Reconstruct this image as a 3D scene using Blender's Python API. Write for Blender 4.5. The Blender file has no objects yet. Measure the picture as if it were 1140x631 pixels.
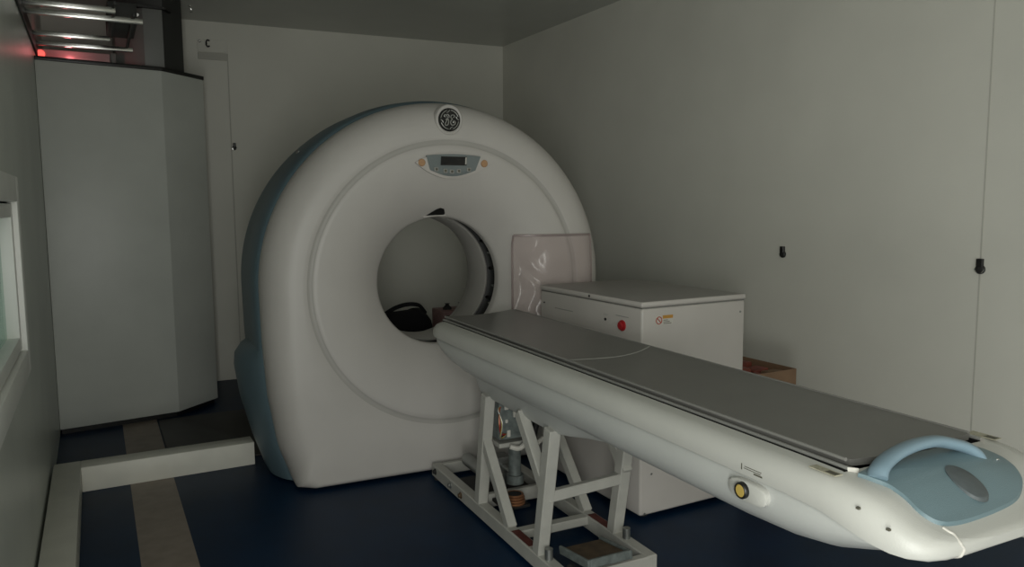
import bpy, bmesh, math, random
from mathutils import Vector, Matrix
random.seed(7)
S = bpy.context.scene
COL = S.collection
PI = math.pi

# ------------------------------------------------------------------ camera
FPX, W_PX, H_PX = 845.0, 1140.0, 631.0
cd = bpy.data.cameras.new('camera')
cam = bpy.data.objects.new('camera', cd); COL.objects.link(cam)
yaw, pitch, roll = math.radians(28.7), math.radians(5.9), math.radians(0.4)
fw = Vector((math.sin(yaw)*math.cos(pitch), math.cos(yaw)*math.cos(pitch), -math.sin(pitch)))
rt = Vector((math.cos(yaw), -math.sin(yaw), 0)); up = rt.cross(fw)
r2 = rt*math.cos(roll) - up*math.sin(roll); u2 = up*math.cos(roll) + rt*math.sin(roll)
M = Matrix((r2, u2, -fw)).transposed().to_4x4(); M.translation = Vector((0, 0, 1.35))
cam.matrix_world = M
cd.sensor_fit = 'HORIZONTAL'; cd.sensor_width = 36.0; cd.lens = 36.0*FPX/W_PX
cd.clip_start = 0.02
S.camera = cam

# ------------------------------------------------------------------ world, light, exposure
wd = bpy.data.worlds.new('world'); S.world = wd; wd.use_nodes = True
wd.node_tree.nodes['Background'].inputs[0].default_value = (0.75, 0.85, 0.8, 1)
wd.node_tree.nodes['Background'].inputs[1].default_value = 0.3
S.view_settings.view_transform = 'Standard'; S.view_settings.look = 'None'
S.view_settings.gamma = 1.0; S.view_settings.exposure = 0.0
S.view_settings.use_curve_mapping = False

def area(name, loc, direction, sx, sy, power, color, spread=180):
    l = bpy.data.lights.new(name, 'AREA'); l.shape = 'RECTANGLE'; l.size = sx; l.size_y = sy
    l.energy = power; l.color = color; l.spread = math.radians(spread)
    o = bpy.data.objects.new(name, l); COL.objects.link(o)
    o.location = loc; o.rotation_euler = Vector(direction).to_track_quat('-Z', 'Y').to_euler()
    return o
# daylight coming in through the open doorway in the wall behind the camera
area('doorway_daylight', (-0.15, -0.36, 1.05), (1, 0.45, 0.0), 0.6, 1.8, 46.0, (0.985, 1.0, 0.94))
area('back_doorway_daylight', (0.30, -1.79, 1.05), (0, 1, 0), 0.9, 1.9, 16.5, (1.0, 0.985, 0.94))

# ------------------------------------------------------------------ materials
MATS = {}
def mat(name, col, rough=0.5, metal=0.0, var=0.06, scale=6.0, bump=0.0, bscale=60.0, coat=0.0, emit=None, estr=0.0, spec=0.5):
    m = bpy.data.materials.new(name); m.use_nodes = True
    nt = m.node_tree; b = nt.nodes['Principled BSDF']
    b.inputs['Roughness'].default_value = rough; b.inputs['Metallic'].default_value = metal
    b.inputs['Specular IOR Level'].default_value = spec
    b.inputs['Coat Weight'].default_value = coat
    tc = nt.nodes.new('ShaderNodeTexCoord')
    if var > 0:
        n = nt.nodes.new('ShaderNodeTexNoise'); n.inputs['Scale'].default_value = scale
        n.inputs['Detail'].default_value = 6
        nt.links.new(tc.outputs['Object'], n.inputs['Vector'])
        r = nt.nodes.new('ShaderNodeValToRGB')
        r.color_ramp.elements[0].position = 0.3; r.color_ramp.elements[1].position = 0.7
        r.color_ramp.elements[0].color = tuple(c*(1-var) for c in col) + (1,)
        r.color_ramp.elements[1].color = tuple(min(1, c*(1+var)) for c in col) + (1,)
        nt.links.new(n.outputs['Fac'], r.inputs['Fac']); nt.links.new(r.outputs['Color'], b.inputs['Base Color'])
    else:
        b.inputs['Base Color'].default_value = tuple(col) + (1,)
    if bump > 0:
        n2 = nt.nodes.new('ShaderNodeTexNoise'); n2.inputs['Scale'].default_value = bscale; n2.inputs['Detail'].default_value = 4
        bp = nt.nodes.new('ShaderNodeBump'); bp.inputs['Strength'].default_value = bump; bp.inputs['Distance'].default_value = 0.002
        nt.links.new(tc.outputs['Object'], n2.inputs['Vector']); nt.links.new(n2.outputs['Fac'], bp.inputs['Height'])
        nt.links.new(bp.outputs['Normal'], b.inputs['Normal'])
    if emit:
        b.inputs['Emission Color'].default_value = tuple(emit) + (1,); b.inputs['Emission Strength'].default_value = estr
    MATS[name] = m
    return m
mat('wall_panel', (0.68, 0.67, 0.605), 0.5, var=0.04, scale=2.0, bump=0.25, bscale=160)
mat('wall_left_panel', (0.62, 0.65, 0.60), 0.35, var=0.05, scale=3.0, bump=0.3, bscale=180)
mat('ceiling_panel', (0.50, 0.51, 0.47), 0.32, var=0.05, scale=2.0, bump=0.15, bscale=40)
mat('floor_blue', (0.002, 0.018, 0.050), 0.42, var=0.18, scale=5.0, bump=0.3, bscale=220, spec=0.18)
mat('floor_stripe', (0.25, 0.21, 0.175), 0.5, var=0.12, scale=14.0, bump=0.3, bscale=220)
mat('curb_paint', (0.68, 0.67, 0.60), 0.45, var=0.05, scale=8)
mat('gantry_white', (0.53, 0.508, 0.482), 0.42, var=0.03, scale=4, bump=0.25, bscale=500)
mat('groove_grey', (0.42, 0.405, 0.38), 0.5, var=0.03)
mat('gantry_blue', (0.10, 0.152, 0.178), 0.45, var=0.06, scale=5, bump=0.2, bscale=300)
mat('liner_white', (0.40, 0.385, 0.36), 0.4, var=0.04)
mat('dark_inside', (0.012, 0.012, 0.012), 0.55, var=0.2, scale=30)
mat('black_plastic', (0.010, 0.010, 0.010), 0.4, var=0.1)
mat('black_cloth', (0.004, 0.004, 0.006), 0.9, var=0.2, scale=40, bump=0.5, bscale=60)
mat('chrome', (0.75, 0.75, 0.72), 0.22, 1.0, var=0.04)
mat('steel_dull', (0.32, 0.33, 0.32), 0.4, 0.8, var=0.1, scale=20)
mat('table_white', (0.52, 0.52, 0.485), 0.38, var=0.03, scale=5, bump=0.2, bscale=400)
mat('table_lower', (0.50, 0.51, 0.49), 0.34, var=0.03, scale=5, bump=0.2, bscale=400)
mat('cradle_grey', (0.155, 0.152, 0.142), 0.30, var=0.06, scale=9, bump=0.3, bscale=350)
mat('cradle_rim', (0.23, 0.226, 0.212), 0.35, var=0.04)
mat('rail_strip', (0.36, 0.36, 0.34), 0.35, 0.3, var=0.04)
mat('lid_blue', (0.15, 0.22, 0.245), 0.42, var=0.05, scale=6, bump=0.3, bscale=500)
mat('handle_blue', (0.20, 0.29, 0.35), 0.4, var=0.04, scale=6)
mat('disc_grey', (0.085, 0.10, 0.105), 0.5, var=0.08, scale=60)
mat('amber', (0.50, 0.36, 0.09), 0.4, var=0.05)
mat('amber_faded', (0.46, 0.27, 0.14), 0.5, var=0.08, scale=60)
mat('label_tan', (0.40, 0.38, 0.29), 0.6, var=0.25, scale=80)
mat('label_print', (0.10, 0.095, 0.07), 0.6, var=0.1)
mat('frame_paint', (0.43, 0.425, 0.39), 0.42, var=0.06, scale=14)
mat('red_primer', (0.10, 0.022, 0.016), 0.6, var=0.25, scale=30)
mat('electronics_grey', (0.13, 0.15, 0.145), 0.5, var=0.3, scale=40)
mat('copper', (0.30, 0.14, 0.07), 0.4, 0.6, var=0.2, scale=40)
mat('rust_brown', (0.085, 0.055, 0.03), 0.6, var=0.35, scale=25)
mat('cabinet_white', (0.56, 0.53, 0.50), 0.4, var=0.03, scale=5)
mat('cabinet_top_shade', (0.30, 0.285, 0.27), 0.45, var=0.04, scale=4)  # cabinet white darkened for the lid's top face, shade put into the colour
mat('button_red', (0.42, 0.015, 0.02), 0.4, var=0.05)
mat('label_white', (0.62, 0.60, 0.55), 0.5, var=0.02)
mat('label_orange', (0.55, 0.28, 0.05), 0.5, var=0.05)
mat('label_red', (0.45, 0.07, 0.04), 0.5, var=0.05)
mat('tall_grey', (0.58, 0.60, 0.56), 0.36, var=0.05, scale=3, bump=0.3, bscale=260)
mat('column_grey', (0.20, 0.205, 0.195), 0.5, var=0.06)
mat('column_dark', (0.035, 0.036, 0.034), 0.6, var=0.1)
mat('plate_dark', (0.018, 0.017, 0.016), 0.5, var=0.25, scale=12)
mat('cardboard', (0.22, 0.135, 0.08), 0.8, var=0.12, scale=12)
mat('wrap_red', (0.19, 0.045, 0.03), 0.6, var=0.4, scale=18)
mat('pink_board', (0.28, 0.16, 0.15), 0.6, var=0.25, scale=25)
mat('panel_slate', (0.19, 0.22, 0.222), 0.4, var=0.04)
mat('lcd', (0.018, 0.018, 0.018), 0.2, var=0.0)
mat('emblem_silver', (0.40, 0.40, 0.38), 0.35, 0.4, var=0.05)
mat('frame_white', (0.85, 0.86, 0.82), 0.4, var=0.03)
mat('seam_faint', (0.50, 0.49, 0.44), 0.6, var=0.08)
mat('seam_grey', (0.20, 0.20, 0.185), 0.6, var=0.1)
mat('plate_grey', (0.30, 0.30, 0.28), 0.5, var=0.06, scale=30)
mat('trough', (0.60, 0.40, 0.41), 0.3, 0.2, var=0.06)
mat('red_lamp', (0.5, 0.02, 0.02), 0.3, var=0.0, emit=(1.0, 0.10, 0.08), estr=1.6)
mat('rubber', (0.02, 0.02, 0.02), 0.7, var=0.1)
def glass(name, tint, alpha_mix, rough):
    m = bpy.data.materials.new(name); m.use_nodes = True; nt = m.node_tree
    for n in list(nt.nodes): nt.nodes.remove(n)
    o = nt.nodes.new('ShaderNodeOutputMaterial'); mx = nt.nodes.new('ShaderNodeMixShader')
    tr = nt.nodes.new('ShaderNodeBsdfTransparent'); tr.inputs[0].default_value = tint + (1,)
    gl = nt.nodes.new('ShaderNodeBsdfPrincipled'); gl.inputs['Base Color'].default_value = tint + (1,)
    gl.inputs['Roughness'].default_value = rough; gl.inputs['Specular IOR Level'].default_value = 0.9
    mx.inputs[0].default_value = alpha_mix
    nt.links.new(tr.outputs[0], mx.inputs[1]); nt.links.new(gl.outputs[0], mx.inputs[2]); nt.links.new(mx.outputs[0], o.inputs[0])
    MATS[name] = m
glass('pane_glass', (0.75, 0.85, 0.80), 0.25, 0.05)
glass('pouch_film', (0.95, 0.915, 0.91), 0.13, 0.16)
glass('pouch_seam', (0.62, 0.54, 0.53), 0.40, 0.25)

# ------------------------------------------------------------------ mesh helpers
def finish(name, bm, m, parent=None, angle=32, smooth=True, recalc=True):
    if recalc: bmesh.ops.recalc_face_normals(bm, faces=bm.faces[:])
    if smooth:
        for f in bm.faces: f.smooth = True
        a = math.radians(angle)
        for e in bm.edges:
            if len(e.link_faces) == 2 and e.calc_face_angle(0) > a: e.smooth = False
    me = bpy.data.meshes.new(name); bm.to_mesh(me); bm.free()
    ms = m if isinstance(m, (list, tuple)) else [m]
    for k in ms: me.materials.append(MATS[k])
    o = bpy.data.objects.new(name, me); COL.objects.link(o)
    if parent is not None: o.parent = parent
    return o
def box(bm, x0, x1, y0, y1, z0, z1, bev=0.0, seg=2, mi=0, rot=None, piv=None):
    vs = [bm.verts.new((x, y, z)) for x in (x0, x1) for y in (y0, y1) for z in (z0, z1)]
    idx = [(0,1,3,2), (4,6,7,5), (0,4,5,1), (2,3,7,6), (0,2,6,4), (1,5,7,3)]
    fs = [bm.faces.new([vs[i] for i in q]) for q in idx]
    for f in fs: f.material_index = mi
    allv = vs
    if bev > 0:
        es = list({e for f in fs for e in f.edges})
        r = bmesh.ops.bevel(bm, geom=es, offset=bev, segments=seg, affect='EDGES', profile=0.5)
        allv = list({v for f in r['faces'] for v in f.verts} | {v for v in vs if v.is_valid})
    if rot is not None:
        bmesh.ops.transform(bm, matrix=Matrix.Translation(piv) @ rot @ Matrix.Translation(-Vector(piv)), verts=allv)
    return allv
def bar(bm, a, b, w, h, upv=(0, 0, 1), bev=0.004):
    """rectangular section from a to b, w across, h along upv"""
    a, b = Vector(a), Vector(b); d = (b-a); L = d.length; d.normalize()
    u = Vector(upv); u = (u - d*u.dot(d)).normalized(); s = d.cross(u)
    vs = box(bm, -w/2, w/2, 0, L, -h/2, h/2, bev, 1)
    m4 = Matrix((s, d, u)).transposed().to_4x4(); m4.translation = a
    bmesh.ops.transform(bm, matrix=m4, verts=vs)
def cyl(bm, a, b, r0, r1=None, n=24, cap=True):
    a, b = Vector(a), Vector(b); d = (b-a).normalized()
    u = d.orthogonal().normalized(); s = d.cross(u)
    if r1 is None: r1 = r0
    A = [bm.verts.new(a + (u*math.cos(t)+s*math.sin(t))*r0) for t in [2*PI*i/n for i in range(n)]]
    B = [bm.verts.new(b + (u*math.cos(t)+s*math.sin(t))*r1) for t in [2*PI*i/n for i in range(n)]]
    for i in range(n): bm.faces.new((A[i], A[(i+1) % n], B[(i+1) % n], B[i]))
    if cap: bm.faces.new(A[::-1]); bm.faces.new(B)
def lathe(bm, a, axis, prof, n=28):
    """prof: list of (radius, distance along axis); closed at both ends"""
    a = Vector(a); d = Vector(axis).normalized(); u = d.orthogonal().normalized(); s = d.cross(u)
    rings = []
    for r, h in prof:
        rings.append([bm.verts.new(a + d*h + (u*math.cos(2*PI*i/n)+s*math.sin(2*PI*i/n))*max(r, 1e-5)) for i in range(n)])
    for R0, R1 in zip(rings, rings[1:]):
        for i in range(n): bm.faces.new((R0[i], R0[(i+1) % n], R1[(i+1) % n], R1[i]))
    bm.faces.new(rings[0][::-1]); bm.faces.new(rings[-1])
def tube(bm, pts, r, n=10, closed=False, sx=1.0, cap=True, upv=None):
    pts = [Vector(p) for p in pts]; N = len(pts); rings = []; pu = None
    for i, p in enumerate(pts):
        if closed: d = (pts[(i+1) % N] - pts[i-1])
        else: d = pts[min(i+1, N-1)] - pts[max(i-1, 0)]
        d.normalize()
        if upv is not None: u = Vector(upv)
        elif pu is None: u = d.orthogonal()
        else: u = pu
        u = (u - d*u.dot(d)).normalized(); pu = u; s = d.cross(u)
        rr = r[i] if isinstance(r, (list, tuple)) else r
        rings.append([bm.verts.new(p + u*math.cos(2*PI*k/n)*rr + s*math.sin(2*PI*k/n)*rr*sx) for k in range(n)])
    rng = range(N) if closed else range(N-1)
    for i in rng:
        A, B = rings[i], rings[(i+1) % N]
        for k in range(n): bm.faces.new((A[k], A[(k+1) % n], B[(k+1) % n], B[k]))
    if cap and not closed: bm.faces.new(rings[0][::-1]); bm.faces.new(rings[-1])
def smooth_path(pts, sub=8, closed=False):
    P = [Vector(p) for p in pts]; N = len(P); out = []
    rng = range(N) if closed else range(N-1)
    for i in rng:
        if closed: p0, p1, p2, p3 = P[i-1], P[i], P[(i+1) % N], P[(i+2) % N]
        else: p0, p1, p2, p3 = P[max(i-1, 0)], P[i], P[i+1], P[min(i+2, N-1)]
        for k in range(sub):
            t = k/sub
            out.append(0.5*((2*p1) + (p2-p0)*t + (2*p0-5*p1+4*p2-p3)*t*t + (3*p1-p0-3*p2+p3)*t**3))
    if not closed: out.append(P[-1])
    return out
def prism(bm, poly, z0, z1, bev=0.0, mi=0, seg=2):
    A = [bm.verts.new((x, y, z0)) for x, y in poly]; B = [bm.verts.new((x, y, z1)) for x, y in poly]
    n = len(poly); fs = [bm.faces.new(A[::-1]), bm.faces.new(B)]
    for i in range(n): fs.append(bm.faces.new((A[i], A[(i+1) % n], B[(i+1) % n], B[i])))
    for f in fs: f.material_index = mi
    if bev > 0:
        es = list({e for f in fs for e in f.edges})
        bmesh.ops.bevel(bm, geom=es, offset=bev, segments=seg, affect='EDGES', profile=0.5)
def loft(bm, rings, closed=True, caps=True):
    V = [[bm.verts.new(p) for p in r] for r in rings]; n = len(V[0])
    for A, B in zip(V, V[1:]):
        for k in range(n if closed else n-1): bm.faces.new((A[k], A[(k+1) % n], B[(k+1) % n], B[k]))
    if caps and closed: bm.faces.new(V[0][::-1]); bm.faces.new(V[-1])
    return V
def lerp_table(tab, v):
    """tab: list of tuples sorted by first item"""
    if v <= tab[0][0]: return tab[0][1:]
    for a, b in zip(tab, tab[1:]):
        if v <= b[0]:
            t = (v-a[0])/(b[0]-a[0])
            return tuple(p+(q-p)*t for p, q in zip(a[1:], b[1:]))
    return tab[-1][1:]
def thing(name, label, cat, loc=(0, 0, 0), rz=0.0, group=None):
    o = bpy.data.objects.new(name, None); COL.objects.link(o); o.empty_display_size = 0.1
    o.location = loc; o.rotation_euler = (0, 0, rz); o['label'] = label; o['category'] = cat
    if group: o['group'] = group
    return o
def tag(o, label, cat, group=None):
    o['label'] = label; o['category'] = cat
    if group: o['group'] = group
    return o
def struct(o): o['kind'] = 'structure'; return o

# ------------------------------------------------------------------ the room
XL, XR, YF, ZC = -0.25, 3.22, -1.8, 2.73
def yb(x): return 6.16 - (x-1.47)*math.tan(math.radians(4.5))      # the back wall stands slightly askew
T = 0.08
bm = bmesh.new()
SX0, SX1 = 0.083, 0.278
for x0, x1, mi in ((XL-T, SX0, 0), (SX0, SX1, 1), (SX1, XR+T, 0)):
    vs = [bm.verts.new(p) for p in ((x0, YF-T, 0), (x1, YF-T, 0), (x1, yb(x1)+T, 0), (x0, yb(x0)+T, 0))]
    f = bm.faces.new(vs); f.material_index = mi
    lo = [bm.verts.new(v.co + Vector((0, 0, -0.05))) for v in vs]
    for i in range(4): bm.faces.new((vs[i], lo[i], lo[(i+1) % 4], vs[(i+1) % 4])).material_index = mi
    bm.faces.new(lo[::-1])
struct(finish('floor', bm, ['floor_blue', 'floor_stripe'], smooth=False))
bm = bmesh.new()
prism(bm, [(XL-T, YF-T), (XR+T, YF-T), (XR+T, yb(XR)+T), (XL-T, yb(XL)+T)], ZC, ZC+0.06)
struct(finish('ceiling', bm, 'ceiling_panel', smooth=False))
bm = bmesh.new(); prism(bm, [(XR, YF-T), (XR+T, YF-T), (XR+T, yb(XR)+T), (XR, yb(XR)+T)], 0, ZC)
struct(finish('wall_right', bm, 'wall_panel', smooth=False))
bm = bmesh.new(); prism(bm, [(XL, yb(XL)), (XR, yb(XR)), (XR, yb(XR)+T), (XL, yb(XL)+T)], 0, ZC)
struct(finish('wall_back', bm, 'wall_panel', smooth=False))
# left wall with the window opening
WY0, WY1, WZ0, WZ1 = 1.3, 3.02, 0.872, 1.372
bm = bmesh.new()
box(bm, XL-T, XL, 0.05, WY0, 0, ZC); box(bm, XL-T, XL, YF-T, -0.80, 0, ZC); box(bm, XL-T, XL, -0.80, 0.05, 2.1, ZC); box(bm, XL-T, XL, WY1, yb(XL)+T, 0, ZC)
box(bm, XL-T, XL, WY0, WY1, 0, WZ0); box(bm, XL-T, XL, WY0, WY1, WZ1, ZC)
struct(finish('wall_left', bm, 'wall_left_panel', smooth=False))
# wall behind the camera with the open doorway the light comes through
bm = bmesh.new()
DX0, DX1, DZ = -0.18, 0.78, 2.05
box(bm, XL, DX0, YF-T, YF, 0, ZC); box(bm, DX1, XR, YF-T, YF, 0, ZC); box(bm, DX0, DX1, YF-T, YF, DZ, ZC)
struct(finish('wall_front', bm, 'wall_panel', smooth=False))
# window in the left wall
w = bpy.data.objects.new('window_1', None); COL.objects.link(w); w.location = (XL, (WY0+WY1)/2, WZ0); w['kind'] = 'structure'
def wloc(bm): bmesh.ops.translate(bm, verts=bm.verts[:], vec=-Vector(w.location))
bm = bmesh.new(); p = 0.028; c = 0.085
box(bm, XL-T, XL+p, WY1, WY1+c, WZ0-c, WZ1+c, 0.004); box(bm, XL-T, XL+p, WY0-c, WY0, WZ0-c, WZ1+c, 0.004)
box(bm, XL-T, XL+p, WY0, WY1, WZ1, WZ1+c, 0.004); box(bm, XL-T, XL+p, WY0, WY1, WZ0-c, WZ0, 0.004)
wloc(bm); finish('window_frame', bm, 'frame_white', w)
bm = bmesh.new()
box(bm, XL-0.05, XL+0.012, WY1-0.05, WY1-0.006, WZ0+0.006, WZ1-0.006, 0.003); box(bm, XL-0.05, XL+0.012, WY0+0.006, WY0+0.05, WZ0+0.006, WZ1-0.006, 0.003)
box(bm, XL-0.05, XL+0.012, WY0+0.05, WY1-0.05, WZ1-0.05, WZ1-0.006, 0.003); box(bm, XL-0.05, XL+0.012, WY0+0.05, WY1-0.05, WZ0+0.006, WZ0+0.05, 0.003)
wloc(bm); finish('window_sash', bm, 'frame_white', w)
bm = bmesh.new(); box(bm, XL-0.03, XL-0.024, WY0+0.045, WY1-0.045, WZ0+0.045, WZ1-0.045)
wloc(bm); finish('window_pane', bm, 'pane_glass', w)
# wall seams
bm = bmesh.new(); box(bm, XR-0.0012, XR, 1.821, 1.828, 0, ZC)
struct(finish('trim_1', bm, 'seam_faint', smooth=False))
sx = 0.952
bm = bmesh.new(); box(bm, sx-0.004, sx+0.004, yb(sx)-0.004, yb(sx)+0.002, 0, 2.45)
struct(finish('trim_2', bm, 'seam_faint', smooth=False))
# low curb on the floor: along the left wall, then across
bm = bmesh.new(); box(bm, XL+0.012, -0.123, 0.07, 4.18, 0, 0.121, 0.004)
struct(finish('trim_3', bm, 'curb_paint'))
bm = bmesh.new(); box(bm, -0.123, 0.672, 4.06, 4.18, 0, 0.121, 0.004)
struct(finish('trim_4', bm, 'curb_paint'))

# ------------------------------------------------------------------ the scanner gantry
GZ, GR = 0.96, 0.905                # centre height and outline radius
g = thing('scanner_gantry', 'large off-white ring-shaped CT scanner gantry with round bore and blue-grey sides', 'medical scanner', (1.55, 3.455, 0), math.radians(-4))
BR, BD = 0.335, 0.18
def side_x(z):
    """half width of the straight lower flanks"""
    return lerp_table([(0.0, 0.775), (0.2, 0.845), (0.45, 0.885), (0.7, 0.900), (0.96, 0.905)], z)[0]
def outline(th, grow=0.0, zmin=0.012):
    c, s = math.cos(th), math.sin(th)
    if s >= 0: return GR + grow
    lo, hi = 0.2, 2.0                # walk outwards until the flank or the floor line is crossed
    for _ in range(40):
        m = (lo+hi)/2; z = GZ + s*m
        if z > zmin and abs(c*m) < side_x(max(z, 0)) + grow: lo = m
        else: hi = m
    return lo
def face_depth(r):
    if r < 0.69: return BD*max(0.0, 1-(r-BR)/(0.69-BR))**2.3
    return 0.0
corner = [math.atan2(0.012-GZ, s*0.776) for s in (1, -1)]
ths = sorted([2*PI*i/168 for i in range(168)] + [t % (2*PI) for t in corner] + [(t+d) % (2*PI) for t in corner for d in (-0.03, -0.015, 0.015, 0.03)])
def bottomness(th):
    s = math.sin(th)
    if s > -0.2: return 0.0
    a = abs(th - 1.5*PI); ac = abs((corner[0] % (2*PI)) - 1.5*PI)
    return min(1.0, max(0.0, (ac + 0.05 - a)/0.10))
bm = bmesh.new(); rings = []
inner = [(BR-0.004, BD+0.05), (BR-0.004, BD+0.012), (BR, BD), (BR+0.012, None)] + [(BR+0.012+(0.684-BR-0.012)*k/14, None) for k in range(1, 15)]
for th in ths:
    c, s = math.cos(th), math.sin(th); R = outline(th); b = bottomness(th)
    pts = []
    for r, d in inner:
        d = face_depth(r)-0.0 if d is None else d
        pts.append((r, d))
    pts += [(0.688, 0.004), (0.706, 0.004), (0.711, 0.0)]
    wr = 0.150*(1-b) + 0.03*b; dd = 0.17*(1-b) + 0.03*b
    r0 = max(R-wr, 0.722)
    pts.append(((0.711+r0)/2, 0.0))
    for k in range(0, 9):
        t = k/8*PI/2
        pts.append((r0 + (R-r0)*math.sin(t), dd*(1-math.cos(t))))
    pts.append((R, 0.178)); pts.append((R-0.012, 0.186)); pts.append((R-0.03, 0.186))
    rings.append([(c*r, d, GZ + s*r) for r, d in pts])
V = [[bm.verts.new(p) for p in r] for r in rings]; N = len(V)
gi = len(inner)
for i in range(N):
    A, B = V[i], V[(i+1) % N]
    for k in range(len(A)-1):
        f = bm.faces.new((A[k], A[k+1], B[k+1], B[k]))
        if k in (gi-1, gi, gi+1): f.material_index = 1
finish('front_cover', bm, ['gantry_white', 'groove_grey'], g, angle=50)
# rear cover
bm = bmesh.new(); rings = []
for th in ths:
    c, s = math.cos(th), math.sin(th)
    row = []
    for grow, d in ((-0.03, 0.187), (-0.006, 0.189), (0.008, 0.20), (0.02, 0.24), (0.03, 0.36), (0.032, 0.60), (0.026, 0.74), (0.0, 0.80), (-0.05, 0.835), (-0.16, 0.85)):
        R = outline(th, grow); row.append((c*R, d, GZ+s*R))
    for r, d in ((0.60, 0.85), (0.50, 0.85), (0.44, 0.835), (0.38, 0.76), (0.345, 0.66), (0.335, 0.60)): row.append((c*r, d, GZ+s*r))
    rings.append(row)
V = [[bm.verts.new(p) for p in r] for r in rings]
for i in range(N):
    A, B = V[i], V[(i+1) % N]
    for k in range(len(A)-1):
        f = bm.faces.new((A[k], A[k+1], B[k+1], B[k]))
        if k >= 11: f.material_index = 1
finish('rear_cover', bm, ['gantry_blue', 'gantry_white'], g, angle=50)
# flared blue feet on both flanks
for sgn in (-1, 1):
    bm = bmesh.new(); rr = []
    for z, xo, y0, y1 in ((0.012, 0.865, 0.178, 0.50), (0.05, 0.885, 0.178, 0.53), (0.20, 0.935, 0.178, 0.60), (0.40, 0.985, 0.178, 0.655), (0.55, 1.005, 0.178, 0.68), (0.61, 1.0, 0.178, 0.68), (0.655, 0.97, 0.182, 0.665), (0.685, 0.925, 0.19, 0.64), (0.69, 0.86, 0.20, 0.60)):
        xi = side_x(z) - 0.06; xf = side_x(z) + 0.004; ring = []
        ring.append((xi, y0+0.004)); ring.append((xf-0.01, y0)); ring.append((xf, y0+0.004))
        mx = xo
        for k in range(1, 9):      # rounded plan, fullest towards the rear
            t = k/8; yy = y0 + (y1-y0)*(t*0.62)
            ring.append((xf + (mx-xf)*math.sin(t*PI/2)**0.85, yy))
        for k in range(1, 9):
            t = k/8*PI/2; ring.append((xi + (mx-xi)*math.cos(t)**0.6 if k < 8 else xi, y0+(y1-y0)*0.62 + (y1-y0)*0.38*math.sin(t)))
        rr.append([(sgn*x, y, z) for x, y in ring])
    loft(bm, rr)
    finish('base_cover', bm, 'gantry_blue', g, angle=50)
# bore: dark scan gap with ribs, then the liner ring
bm = bmesh.new(); n = 96
def ringrow(r, d): return [(math.cos(2*PI*i/n)*r, d, GZ+math.sin(2*PI*i/n)*r) for i in range(n)]
loft(bm, [ringrow(0.345, BD+0.045), ringrow(0.385, BD+0.05), ringrow(0.395, BD+0.12), ringrow(0.385, 0.385), ringrow(0.345, 0.39)], caps=False)
for k in range(14):
    a = 2*PI*k/14+0.1
    cyl(bm, (math.cos(a)*0.37, BD+0.05, GZ+math.sin(a)*0.37), (math.cos(a)*0.37, 0.385, GZ+math.sin(a)*0.37), 0.009, n=8)
sr = finish('scan_gap', bm, 'dark_inside', g, recalc=False)
for a, b_ in ((0.95, 0.30), (0.62, 0.27), (0.36, 0.31), (0.10, 0.26), (-0.15, 0.30), (-0.42, 0.28)):
    bm = bmesh.new(); c, s = math.cos(a), math.sin(a)
    box(bm, c*0.366-0.01, c*0.366+0.008, b_, b_+0.03, GZ+s*0.366-0.006, GZ+s*0.366+0.004, 0.001, 1)
    finish('detector_clip', bm, 'steel_dull', sr)
bm = bmesh.new()
loft(bm, [ringrow(0.350, 0.60), ringrow(0.350, 0.375), ringrow(0.345, 0.368), ringrow(0.337, 0.366), ringrow(0.332, 0.372), ringrow(0.332, 0.60)], caps=False)
finish('bore_liner', bm, 'liner_white', g, angle=60)
# laser window: black wedge above the bore with a pale sill
def fpt(x, z, off=0.0):
    r = math.hypot(x, z-GZ); return Vector((x, face_depth(r)-off, z))
bm = bmesh.new()
P = [(-0.075, 1.300), (0.020, 1.302), (0.024, 1.310), (0.012, 1.332), (-0.010, 1.338), (-0.03, 1.330)]
A = [bm.verts.new(fpt(x, z, 0.006)) for x, z in P]; B = [bm.verts.new(fpt(x, z, -0.03)) for x, z in P]
bm.faces.new(A)
for i in range(len(P)): bm.faces.new((A[i], B[i], B[(i+1) % len(P)], A[(i+1) % len(P)]))
finish('laser_window', bm, 'black_plastic', g, smooth=False)
bm = bmesh.new(); tube(bm, smooth_path([fpt(-0.09, 1.292, 0.004), fpt(-0.03, 1.2985, 0.007), fpt(0.03, 1.2985, 0.007)], 5), 0.004, 8)
finish('window_sill', bm, 'gantry_white', g)
# small latch on the left flank seam
bm = bmesh.new(); a = math.radians(135); box(bm, math.cos(a)*0.925-0.012, math.cos(a)*0.925+0.012, 0.40, 0.46, GZ+math.sin(a)*0.925-0.012, GZ+math.sin(a)*0.925+0.014, 0.004)
finish('latch', bm, 'steel_dull', g)
bm = bmesh.new(); a = math.radians(43); box(bm, math.cos(a)*0.915-0.012, math.cos(a)*0.915+0.012, 0.20, 0.25, GZ+math.sin(a)*0.915-0.012, GZ+math.sin(a)*0.915+0.014, 0.004)
finish('latch', bm, 'black_plastic', g)
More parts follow.
